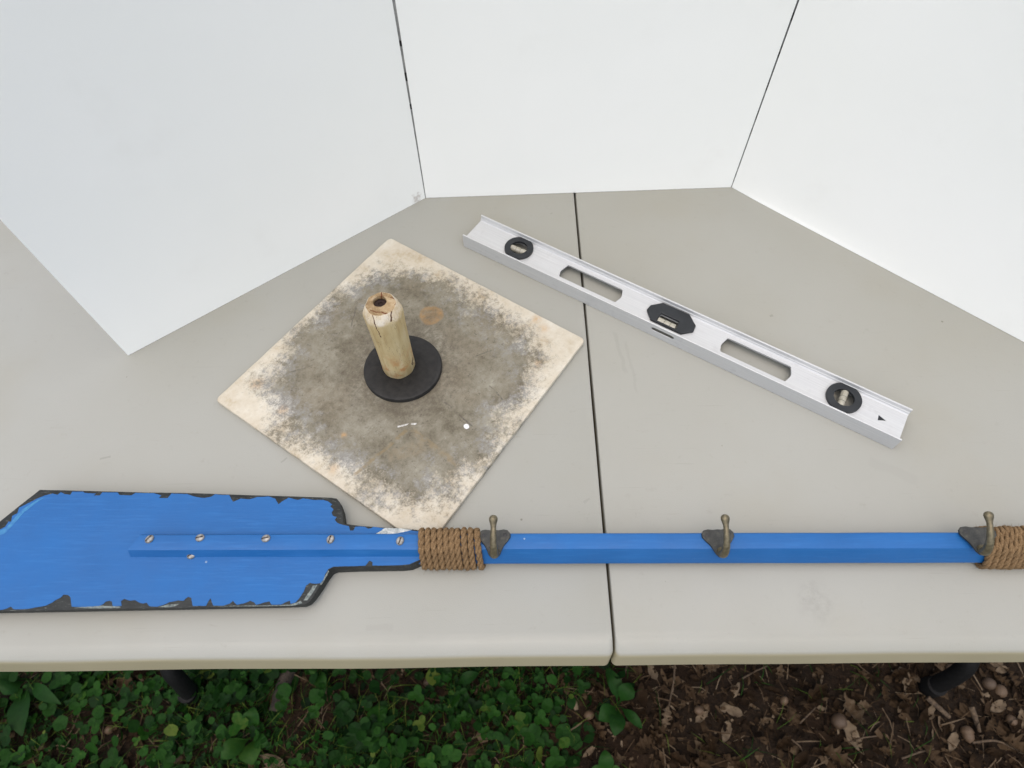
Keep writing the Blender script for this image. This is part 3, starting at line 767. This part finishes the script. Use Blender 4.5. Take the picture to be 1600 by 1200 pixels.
# screws
def screw(u, v, z, tilt):
    p = px(u, v, z+.0012); q = MB()
    q.lathe([(.0039, -.0012), (.0041, .0000), (.0034, .0012), (.0018, .0018), (.0006, .0019)], 18)
    o = q.obj('screw', MT['screw'], oar, True, 40); o.location = p-Vector(OB)-Vector((0, 0, .0004))
    o.scale = (1.15, 1.0, 1.1); o.rotation_euler = (random.uniform(-.12, .12), random.uniform(-.12, .12), tilt)
    s = MB(); s.box((-.0032, -.0005, .0010), (.0032, .0005, .0020)); s.obj('slot', MT['rust'], o)
for u, v, z in ((233, 842, ZS), (312, 840, ZS), (415, 841, ZS), (516, 842.5, ZS), (625, 845, ZS), (299, 867, ZB+.0004)): screw(u, v, z, random.uniform(0, 3))
# rope bindings
def rope(x0, turns, name, loose=None):
    r = .0034; path = []
    loop = []
    P = [(q[0], q[1]) for q in prof]; K = len(P)
    c = (sum(q[0] for q in P)/K, sum(q[1] for q in P)/K)
    ring = []
    for a in np.linspace(0, 2*math.pi, 361)[:-1]:
        dx, dy = math.cos(a), math.sin(a)
        s = max(P, key=lambda q: q[0]*dx+q[1]*dy); ring.append((s[0]+dx*r*.94, s[1]+dy*r*.94))
    # resample by length
    L = [0]
    for i in range(len(ring)): L.append(L[-1]+math.dist(ring[i], ring[(i+1) % len(ring)]))
    per = L[-1]; step = .0016; N = int(turns*per/step); rr = random.Random(5)
    ph = [rr.uniform(-1, 1)*.0008 for _ in range(turns+2)]
    jt = [rr.uniform(-.4, .7)*.0010 for _ in range(turns+2)]
    cl = []; nr = []
    for k in range(N+1):
        s = k*step; t = s/per; f = (s % per); i = 0
        i = int(np.searchsorted(L, f, 'right'))-1; i = min(i, len(ring)-1)
        u = (f-L[i])/max(1e-9, L[i+1]-L[i]); a, b = ring[i], ring[(i+1) % len(ring)]
        y, z = a[0]+(b[0]-a[0])*u, a[1]+(b[1]-a[1])*u
        n = Vector((0, y-c[0], z-c[1])).normalized()
        T = int(t); fr = t-T; w_ = ph[T]*(1-fr)+ph[T+1]*fr; ho = max(0, jt[T]*(1-fr)+jt[T+1]*fr)
        x = x0+t*r*1.86+w_
        if loose and t > turns-1: x += (t-turns+1)*loose
        zz = max(z+n.z*ho, r+.0003)
        cl.append(Vector((x, yb(x)+y+n.y*ho, zz))); nr.append(n)
    m = MB(); pitch = .0250
    for st in range(3):
        pts = []
        for k in range(N+1):
            tg = (cl[min(k+1, N)]-cl[max(k-1, 0)]).normalized(); b = tg.cross(nr[k]).normalized(); n2 = b.cross(tg)
            an = 2*math.pi*k*step/pitch+2*math.pi*st/3
            pts.append(cl[k]+(n2*math.cos(an)+b*math.sin(an))*r*.50)
        m.tube(pts, [r*.56*(1+.07*mnoise.noise(q*260)) for q in pts], 7)
    o = m.obj(name, MT['rope'], oar, True, None, OB)
    # loose fibres
    f = MB()
    for _ in range(int(turns*34)):
        k = rr.randrange(N); p = cl[k]+nr[k]*r*.8
        d = (nr[k]*rr.uniform(.2, 1)+Vector((rr.uniform(-1, 1), rr.uniform(-1, 1), rr.uniform(-.4, .6)))).normalized(); l = rr.uniform(.0015, .0045)
        e = Vector((rr.uniform(-1, 1), rr.uniform(-1, 1), rr.uniform(-.5, .5)))*.0015
        q = [p, p+d*l*.5, p+d*l+e]
        if min(v.z for v in q) > .0005: f.tube(q, [.00010, .00008, .00004], 3, False)
    ob = f.obj('loose_fibres', MT['rope'], o, base=OB); ob['kind'] = 'stuff'
rope(px(657, 858, .02).x, 10, 'rope_binding', .0028)
rope(px(1531, 858, .02).x, 13, 'rope_binding')
# hooks
def hook(px_, rz, roll=0, lift=0):
    c = Vector((px_, yb(px_)-.0066, .0302))
    half = [(0, .0100), (.004, .0096), (.009, .0104), (.0130, .0095), (.0155, .0062), (.0155, .0022), (.0128, -.0018), (.0095, -.0058), (.0072, -.0105), (.0055, -.0150), (.0030, -.0178)]
    out = half+[(0, -.0186)]+[(-x, y) for x, y in half[::-1][:-1]]
    m = MB(); m.poly(out, [], lambda x, y: (x, y, 0), lambda x, y: (x*.97, y*.97, .0024))
    pl = m.obj('coat_hook', MT['bronze'], oar, True, 30); bevel(pl, .0009, 2)
    pl.location = c-Vector(OB)+Vector((0, 0, lift)); pl.rotation_euler = (0, roll, rz); pl.scale = (1.08, 1.04, 1)
    path = spline([(0, -.0120, .0010), (0, -.0155, .005), (0, -.0153, .0125), (0, -.0118, .0200), (0, -.0060, .0258), (0, -.0010, .0290), (0, .0025, .0304)], 5)
    n = len(path); rad = [.0025+.0024*(1-i/(n-1))**1.4 for i in range(n)]
    tip, d = path[-1], (path[-1]-path[-2]).normalized()
    for t, r in ((.0015, .0026), (.0032, .0029), (.0050, .0034), (.0067, .0039), (.0083, .0041), (.0098, .0038), (.0110, .0030), (.0118, .0019), (.0121, .0006)):
        path.append(tip+d*t); rad.append(r)
    m = MB(); m.tube(path, rad, 14); m.obj('arm', MT['brass'], pl, True, 60)
    for s in (-1, 1):
        m = MB(); m.lathe([(.0021, .0020), (.0021, .0027), (.0012, .0031), (.0004, .0031)], 14, (s*.0102, .0042, 0)); sc = m.obj('screw', MT['dark'], pl, True, 40)
for x, rz, ro, li in ((-.1187, .0, 0, 0), (.1118, .03, 0, 0), (.3735, -.12, -.20, .0050)): hook(x, rz, ro, li)

# ------------------------------------------------------------------ ground cover and litter
def green_density(x, y):
    n = mnoise.noise(Vector((x*3.3, y*3.3, 11)))*.5+mnoise.noise(Vector((x*9, y*9, 2)))*.25
    e = (.05-x)/.24+n*2.0
    return max(0, min(1, .5+e))*(max(0, min(1, .80+1.5*mnoise.noise(Vector((x*5, y*5, 40))))))
def scatter(n, x0, x1, y0, y1): return [(rng.uniform(x0, x1), rng.uniform(y0, y1)) for _ in range(n)]
def leaf_fan(L, W, notch, cup, n=13):
    """round heart-shaped leaf: rim points, stem at origin, growing along +y"""
    P = []
    for k in range(n):
        a = -math.pi/2+notch+(2*math.pi-2*notch)*k/(n-1)
        r = 1+.075*math.cos(a*9)+rng.uniform(-.03, .03)
        P.append((W*.5*math.cos(a)*r, L*.46+L*.5*math.sin(a)*r, cup*(math.cos(a)**2)))
    return P
gv, gf, gt = [], [], []
def add_leaf(center, rz, tilt, P, tint, mid=-.12):
    R_ = Matrix.Rotation(rz, 3, 'Z') @ Matrix.Rotation(tilt, 3, 'X')
    k = len(gv); gv.append(tuple(R_ @ Vector((0, 0, 0))+center))
    W = max(p[1] for p in P); gv.append(tuple(R_ @ Vector((0, W*.5, mid*W*.35))+center))
    for p in P: gv.append(tuple(R_ @ Vector(p)+center))
    n = len(P)
    gf.append((k, k+1, k+2)); gf.append((k, k+1+n, k+1)); gt.extend([tint, tint])
    for i in range(n-1): gf.append((k+1, k+3+i, k+2+i)); gt.append(tint+rng.uniform(-.04, .04))
def add_stem(a, b, wd, tint):
    a, b = Vector(a), Vector(b); s = Vector((rng.uniform(-1, 1), rng.uniform(-1, 1), 0)).normalized()*wd
    k = len(gv); gv.extend([tuple(a-s), tuple(a+s), tuple(b)]); gf.append((k, k+1, k+2)); gt.append(tint)
pts = scatter(7600, -1.40, .40, -.40, .18)+scatter(4000, -3.0, 1.2, -2.4, 1.6)
for x, y in pts:
    if rng.random() > green_density(x, y): continue
    z = GZ+gh(x, y); h = rng.uniform(.002, .045)
    big = mnoise.noise(Vector((x*6, y*6, 61)))
    sz = float(np.clip(rng.normal(.0135+.009*big, .0065), .005, .038))
    pt = mnoise.noise(Vector((x*4, y*4, 21)))
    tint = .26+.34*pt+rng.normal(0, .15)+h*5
    if rng.random() < .025: tint = rng.uniform(.85, 1.1)
    c = Vector((x, y, z+h)); rz = rng.uniform(0, 6.28); kind = rng.random()
    if kind < .35:          # clover-like: three leaflets
        for k in range(3):
            a = rz+k*2.094+rng.uniform(-.2, .2)
            add_leaf(c, a, rng.normal(.22, .2), leaf_fan(sz*.85, sz*.72, .12, sz*.05, 8), tint+rng.uniform(-.06, .06))
    else:
        add_leaf(c, rz, rng.normal(.18, .45), leaf_fan(sz, sz*rng.uniform(.95, 1.35), rng.uniform(.15, .5), sz*rng.uniform(-.12, .22)), tint)
    add_stem((x+rng.uniform(-.015, .015), y+rng.uniform(-.015, .015), z-.002), c, .0007, .45)
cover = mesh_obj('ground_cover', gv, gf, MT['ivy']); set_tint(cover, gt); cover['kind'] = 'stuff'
tag(cover, 'low green carpet of round ivy leaves beside the table', 'ground cover')

# grass
gv, gf, gt = [], [], []
for x, y in scatter(13000, -1.45, .7, -.42, .2):
    if rng.random() > green_density(x, y)*.75+.05: continue
    z = GZ+gh(x, y); a = rng.uniform(0, 6.28); l = rng.uniform(.025, .08); d = Vector((math.cos(a), math.sin(a), 0)); w_ = Vector((-d.y, d.x, 0))*rng.uniform(.0004, .0010)
    b = Vector((x, y, z-.002)); m1 = b+d*l*.4+Vector((0, 0, l*.45)); t = b+d*l*rng.uniform(.8, 1.0)+Vector((0, 0, l*rng.uniform(.15, .6)))
    k = len(gv); gv += [tuple(b-w_), tuple(b+w_), tuple(m1-w_*.9), tuple(m1+w_*.9), tuple(t)]
    gf += [(k, k+1, k+3, k+2), (k+2, k+3, k+4)]; tt = (.55+rng.normal(0, .2)) if rng.random() > .25 else rng.uniform(.9, 1.2); gt += [tt, tt]
grass = mesh_obj('grass', gv, gf, MT['ivy']); set_tint(grass, gt); grass['kind'] = 'stuff'
tag(grass, 'thin grass blades among the ivy leaves', 'grass')

# crumbled litter, straw and chips
gv, gf, gt = [], [], []
def chip(c, l, wd, rz, tilt, tint, curl):
    R_ = Matrix.Rotation(rz, 3, 'Z') @ Matrix.Rotation(tilt, 3, 'X'); n = rng.integers(5, 8); k = len(gv)
    gv.append(tuple(c+R_ @ Vector((0, 0, -curl*l*.3))))
    for i in range(n):
        a = 6.283*i/n+rng.uniform(-.3, .3); r = rng.uniform(.55, 1.1)
        gv.append(tuple(c+R_ @ Vector((l*.5*math.cos(a)*r, wd*.5*math.sin(a)*r, curl*l*.4*math.cos(a)**2))))
    for i in range(n): gf.append((k, k+1+i, k+1+(i+1) % n)); gt.append(tint+rng.uniform(-.05, .05))
for x, y in scatter(16000, -1.4, 1.2, -.40, .20)+scatter(3500, -3, 3, -2.4, 1.8):
    dn = 1-.75*green_density(x, y)
    if rng.random() > dn: continue
    z = GZ+gh(x, y); l = rng.choice([.004, .008, .014, .024, .036], p=[.30, .28, .22, .13, .07])
    chip(Vector((x, y, z+rng.uniform(.001, .007))), l, l*rng.uniform(.25, .9), rng.uniform(0, 6.28), rng.normal(0, .5), min(1.0, max(0.0, rng.normal(.34, .25))), rng.uniform(-.4, .6))
for x, y in scatter(2600, -1.4, 1.2, -.40, .20):
    z = GZ+gh(x, y)+.003; a = rng.uniform(0, 6.28); l = rng.uniform(.015, .06); d = Vector((math.cos(a), math.sin(a), rng.normal(0, .08)))*l; e = Vector((-d.y, d.x, 0))*.02; bnd = Vector((rng.uniform(-1, 1), rng.uniform(-1, 1), rng.uniform(0, 1)))*l*.12
    p = Vector((x, y, z)); k = len(gv); gv += [tuple(p-e), tuple(p+e), tuple(p+d*.5+bnd-e), tuple(p+d*.5+bnd+e), tuple(p+d-e*.4), tuple(p+d+e*.4)]
    gf += [(k, k+1, k+3, k+2), (k+2, k+3, k+5, k+4)]; tt = rng.uniform(.3, .9); gt += [tt, tt]
lit = mesh_obj('leaf_litter', gv, gf, MT['litter']); set_tint(lit, gt); lit['kind'] = 'stuff'
tag(lit, 'crumbled brown leaf bits and straw over dark soil', 'leaf litter')

# single dead leaves, twigs, nuts, weeds on the ground --------------------------------
def gpt(u, v, dz=.0):
    p = px(u, v, GZ); 
    for _ in range(3): p = px(u, v, GZ+gh(p.x, p.y)+dz)
    return p
def oak_outline(lobes=4):
    P = []; n = lobes*4+2
    for i in range(n+1):
        t = i/n; wv = .30*math.sin(math.pi*min(1, t*1.02))**.7*(1+.34*math.cos(t*lobes*2*math.pi))
        P.append((max(.012, wv), t))
    return P
def ovate_outline():
    return [(max(.010, .26*math.sin(math.pi*t**.8)**.9), t) for t in np.linspace(0, 1, 11)]
def make_leaf_mesh(prof, curl, fold, seed, tintv, name):
    r = random.Random(seed); vs = []; fs = []; tt = []
    n = len(prof)
    for wv, t in prof:
        zc = curl*(t-.5)**2*1.8+r.uniform(-.035, .035)
        vs.append((0, t-.5, zc))
        for s in (-1, 1):
            j = 1+r.uniform(-.12, .12)
            vs.append((s*wv*j*.55, t-.5+r.uniform(-.01, .01), zc+fold*wv*.5+r.uniform(-.05, .05)))
            vs.append((s*wv*j, t-.5+r.uniform(-.015, .015), zc+fold*wv*1.3+r.uniform(-.09, .09)))
    for i in range(n-1):
        a, b = i*5, (i+1)*5
        for q in ((a, a+1, b+1, b), (a+1, a+2, b+2, b+1), (a, b, b+3, a+3), (a+3, b+3, b+4, a+4)): fs.append(q); tt.append(tintv+r.uniform(-.06, .06))
    k = len(vs); vs += [(-.008, -.5, vs[0][2]), (.008, -.5, vs[0][2]), (.02, -.68, vs[0][2]+.02)]; fs.append((k, k+1, k+2)); tt.append(tintv-.1)
    me = bpy.data.meshes.new(name); me.from_pydata(vs, [], fs); me.update()
    a = me.attributes.new('tint', 'FLOAT', 'FACE'); a.data.foreach_set('value', tt)
    me.polygons.foreach_set('use_smooth', [True]*len(fs))
    zmin = min(v.co.z for v in me.vertices)
    for v in me.vertices: v.co.z -= zmin
    return me
dead_meshes = []
for i in range(8):
    me = make_leaf_mesh(oak_outline(3+i % 2) if i % 3 else ovate_outline(), (-1) ** i*.5*random.random()+.25, random.uniform(.1, 1.3), 50+i, (.30, .5, .72, .88, .42, .62, .35, .8)[i], 'dead_leaf')
    me.materials.append(MT['deadleaf']); dead_meshes.append(me)
DL = [(1330, 1112, .075, .4, 2), (1275, 1085, .07, 2.2, 4), (1333, 1150, .08, 3.5, 3), (1145, 1110, .05, 1.1, 3), (1135, 1145, .055, 2.7, 3), (1240, 1118, .05, .2, 1), (1385, 1172, .04, 1.3, 5), (1305, 1185, .07, .9, 5),
      (1560, 1105, .05, 2.0, 3), (1455, 1180, .06, .6, 1), (1490, 1160, .05, 2.5, 3), (1585, 1165, .06, 1.0, 5), (1180, 1055, .05, .3, 6), (1110, 1040, .04, 1.6, 2), (1040, 1120, .05, 2.8, 7), (1030, 1155, .05, .7, 5),
      (985, 1130, .06, 1.9, 5), (935, 1142, .05, .5, 5), (920, 1175, .04, 2.2, 3), (1000, 1085, .06, .1, 6), (1060, 1185, .05, 1.1, 4), (1095, 1185, .07, 2.6, 5), (1145, 1190, .05, .9, 1), (1222, 1160, .05, 2.1, 4),
      (930, 1070, .05, .9, 4), (540, 1190, .04, .3, 7), (425, 1190, .07, 1.2, 3), (400, 1196, .05, 2.4, 5), (200, 1070, .06, 1.0, 5), (170, 1072, .05, 2.6, 1), (80, 1150, .06, .5, 4), (640, 1165, .06, 1.4, 2), (690, 1150, .05, .4, 0),
      (455, 1100, .05, 2.9, 1), (1360, 1060, .045, 1.2, 0), (1440, 1120, .05, 2.7, 0), (1520, 1195, .06, .2, 6), (1405, 1050, .05, 1.9, 4), (1250, 1190, .06, 2.3, 0), (965, 1190, .05, 1.7, 2), (865, 1190, .05, 0.7, 4), (1580, 1060, .05, 0.2, 1)]
rl = random.Random(12)
for _ in range(46): DL.append((rl.uniform(1000, 1600), rl.uniform(1045, 1205), rl.uniform(.022, .055), rl.uniform(0, 6.28), rl.choice((0, 1, 2, 3, 4, 5, 6, 6, 0))))
TONE = ('dark brown', 'mid brown', 'tan', 'pale buff', 'brown', 'light brown', 'dark brown', 'pale tan')
for u, v, L, rz, k in DL:
    p = gpt(u, v, .010); o = bpy.data.objects.new('dead_leaf', dead_meshes[k]); link(o); o.location = p-Vector((0, 0, .006)); L *= .82; o.scale = (L*random.uniform(.6, 1.0), L, L*1.2)
    o.rotation_euler = (random.uniform(-.25, .25), random.uniform(-.25, .25), rz)
    size = 'large' if L > .051 else ('small' if L < .034 else 'medium')
    shape = 'lobed' if k % 3 else 'oval'
    where = 'caught among the green ivy' if green_density(p.x, p.y) > .5 else 'on the bare soil'
    tag(o, '%s %s %s dead leaf %s' % (size, TONE[k], shape, where), 'dead leaf', '%s %s %s leaves %s' % (size, TONE[k], shape, where))
# nuts
def nut_mesh(name, cap, seed):
    m = MB(); S = 18; r = random.Random(seed)
    pr = [(.02, -.95), (.45, -.86), (.78, -.58), (.97, -.18), (1, .12), (.90, .48), (.62, .80), (.25, .98), (.05, 1.06)]
    if cap: pr = [(.1, -1), (.6, -.95), (.95, -.7), (1.12, -.35), (1.14, -.15), (.98, -.12), (1.0, .15), (.9, .5), (.62, .82), (.25, 1.02), (.04, 1.12)]
    m.lathe(pr, S)
    vs = [tuple(Vector(v)*(1+.05*mnoise.noise(Vector(v)*1.7+Vector((seed, 0, 0))))) for v in m.v]
    me = bpy.data.meshes.new(name); me.from_pydata(vs, [], m.f); me.polygons.foreach_set('use_smooth', [True]*len(me.polygons)); me.update(); return me
NM = [nut_mesh('fallen_nut', False, 1), nut_mesh('fallen_nut', True, 2), nut_mesh('fallen_nut', False, 3), nut_mesh('fallen_nut', True, 4)]
for i, me in enumerate(NM): me.materials.append(MT['nutpale'] if i in (0, 1) else MT['nut'])
NT_ = [(1545, 1068, .012, 2), (1563, 1080, .012, 0), (1311, 1127, .015, 2), (1225, 1095, .009, 0), (1512, 1147, .013, 1), (1485, 1046, .010, 1),
       (1092, 1110, .010, 0), (279, 1183, .012, 0), (171, 1140, .009, 0), (669, 1066, .011, 2), (62, 1162, .014, 2), (920, 1117, .011, 0), (1580, 1125, .010, 0)]
for u, v, r, k in NT_:
    p = gpt(u, v, r*.5); o = bpy.data.objects.new('fallen_nut', NM[k]); link(o); o.location = p; o.scale = (r*random.uniform(.8, 1), r*random.uniform(.85, 1.05), r*random.uniform(.95, 1.2))
    o.rotation_euler = (random.uniform(.6, 2.4), random.uniform(-.6, .6), random.uniform(0, 6.28))
    if k in (0, 1):
        lab = 'small pale tan nut lying among the ivy leaves' if green_density(p.x, p.y) > .5 else 'small pale tan nut lying on the bare soil'
    else:
        lab = 'small dark brown nut lying among the ivy leaves' if green_density(p.x, p.y) > .5 else 'small dark brown nut lying on the bare soil'
    tag(o, lab, 'nut', 'nuts fallen on the ground: '+lab.split()[1]+(' in ivy' if 'ivy' in lab else ' on soil'))
# twigs
TW = [([(1448, 1090), (1465, 1105), (1483, 1121)], .006, 'thick pale broken twig ending beside the curved table foot'), ([(1517, 1105), (1524, 1125), (1531, 1150)], .0055, 'short straight tan twig near a pale nut on the soil'), ([(1520, 1160), (1560, 1158), (1600, 1178)], .0026, 'thin curved grey twig on the leaf litter by the right foot'),
      ([(1232, 1150), (1262, 1188)], .002, None), ([(1300, 1178), (1330, 1187)], .0018, None), ([(1055, 1030), (1045, 1105)], .0018, None), ([(980, 1040), (966, 1068)], .0022, None), ([(1250, 1130), (1275, 1105)], .0018, None), ([(1370, 1150), (1325, 1160)], .0014, None),
      ([(870, 1120), (880, 1090)], .0012, None), ([(620, 1130), (640, 1180)], .0016, None), ([(275, 1150), (285, 1095)], .0012, None), ([(740, 1075), (775, 1058)], .0014, None), ([(340, 1130), (350, 1165)], .0012, None), ([(1160, 1060), (1200, 1040)], .0018, None), ([(1410, 1185), (1460, 1170)], .002, None)]
for P, r, lab in TW:
    Q = [gpt(u, v, .010)+Vector((0, 0, 0)) for u, v in P]; Q = spline(Q, 5) if len(Q) > 2 else [Q[0], Q[0].lerp(Q[1], .5)+Vector((.004, .003, .003)), Q[1]]
    b = Q[len(Q)//2].copy(); m = MB(); n = len(Q)
    m.tube([q+Vector((0, 0, -.004+r)) for q in Q], [r*(1-.35*i/(n-1))*random.uniform(.9, 1.1) for i in range(n)], 8)
    o = m.obj('twig', MT['twig'], None, True, 50, b)
    if lab: tag(o, lab, 'twig')
    elif green_density(b.x, b.y) > .5: tag(o, 'very thin dry twig crossing the ivy leaves', 'twig', 'thin twigs in the ivy')
    else: tag(o, 'very thin dry twig on the bare soil', 'twig', 'thin twigs on the soil')
# bark strip
a, b = gpt(452, 1040, .012), gpt(430, 1108, .012); d = (b-a); L = d.length; d.normalize(); e = Vector((-d.y, d.x, 0))
m = MB(); N, Kk = 18, 9
for i in range(N+1):
    t = i/N; c = a+d*(t*L*1.35-L*.3); wv = .017*(1-.25*t)+.003*mnoise.noise(Vector((t*6, 1, 1)))
    for s in range(Kk):
        an = math.pi*s/(Kk-1); rr_ = 1+.18*mnoise.noise(Vector((t*9, s*.9, 3)))
        m.v.append(tuple(c+e*math.cos(an)*wv*rr_+Vector((0, 0, math.sin(an)*.012*rr_-.004))))
for i in range(N):
    for s in range(Kk-1): k = i*Kk+s; m.f.append((k, k+1, k+Kk+1, k+Kk))
    m.f.append((i*Kk, (i+1)*Kk, (i+1)*Kk+Kk-1, i*Kk+Kk-1))
m.f += [tuple(range(Kk)), tuple(N*Kk+s for s in range(Kk))[::-1]]
tag(m.obj('bark_strip', MT['bark'], None, True, 50, (a+b)/2), 'long dark strip of weathered bark lying in the ivy', 'bark')
# broad-leaved weeds
def weed_leaf(parent, base, tip, wd, arch, tint, seed):
    r = random.Random(seed); vs = []; fs = []; tt = []; base, tip = Vector(base), Vector(tip); d = tip-base; L = d.length; side = d.cross(Vector((0, 0, 1))).normalized()
    n = 12
    for i in range(n+1):
        t = i/n; wv = .0012 if t < .22 else wd*max(.02, math.sin(math.pi*((t-.22)/.78)**.85))**.85*.5+.0008
        wv *= 1+r.uniform(-.06, .06)
        c = base+d*t+Vector((0, 0, arch*4*t*(1-t)))
        for s, q in ((-1, 1), (-.5, .35), (0, 0), (.5, .35), (1, 1)): vs.append(tuple(c+side*wv*s+Vector((0, 0, wv*.28*q+r.uniform(-.0006, .0006)))))
    for i in range(n):
        for s in range(4): fs.append((i*5+s, i*5+s+1, i*5+s+6, i*5+s+5)); tt.append(tint+(.12 if s in (1, 2) and False else 0)+r.uniform(-.05, .05))
    o = mesh_obj('leaf', vs, fs, MT['weed'], parent, parent.location, True); set_tint(o, tt)
def weed(root, tips, label, tint):
    p = gpt(*root); t = thing('broadleaf_weed', label, 'weed', p)
    for i, (u, v, wd, h) in enumerate(tips): weed_leaf(t, p+Vector((0, 0, .001)), px(u, v, p.z+h), wd, .018, tint+.08*(i % 3-1), i*7+u)
weed((965, 1102), [(955, 1047, .026, .035), (985, 1068, .032, .04), (936, 1125, .034, .03), (960, 1150, .030, .035), (1003, 1138, .018, .02), (948, 1040, .02, .02)], 'broadleaf weed with upright oval leaves at the edge of the bare soil', .42)
weed((945, 1215), [(945, 1172, .028, .04), (920, 1205, .03, .03), (975, 1208, .03, .03)], 'broadleaf weed with one pointed leaf, rooted on the litter below the seam', .6)
weed((50, 1062), [(35, 1150, .040, .04), (5, 1085, .045, .04), (95, 1100, .022, .04), (-25, 1060, .04, .05), (48, 1030, .03, .05)], 'largest broadleaf weed with long drooping leaves among the ivy', .25)
weed((400, 1150), [(397, 1105, .034, .045), (345, 1185, .034, .04), (395, 1195, .04, .03), (420, 1165, .025, .03)], 'broadleaf weed with bright leaves beside the lower end of the bark strip', .6)
weed((500, 1042), [(508, 1082, .024, .03), (488, 1055, .016, .03)], 'small broadleaf weed with one glossy oval leaf under the table edge', .65)
weed((710, 1072), [(748, 1052, .022, .03), (712, 1105, .020, .03), (690, 1050, .018, .03), (735, 1095, .016, .02)], 'narrow leaved weed sprouting in the densest ivy', .35)
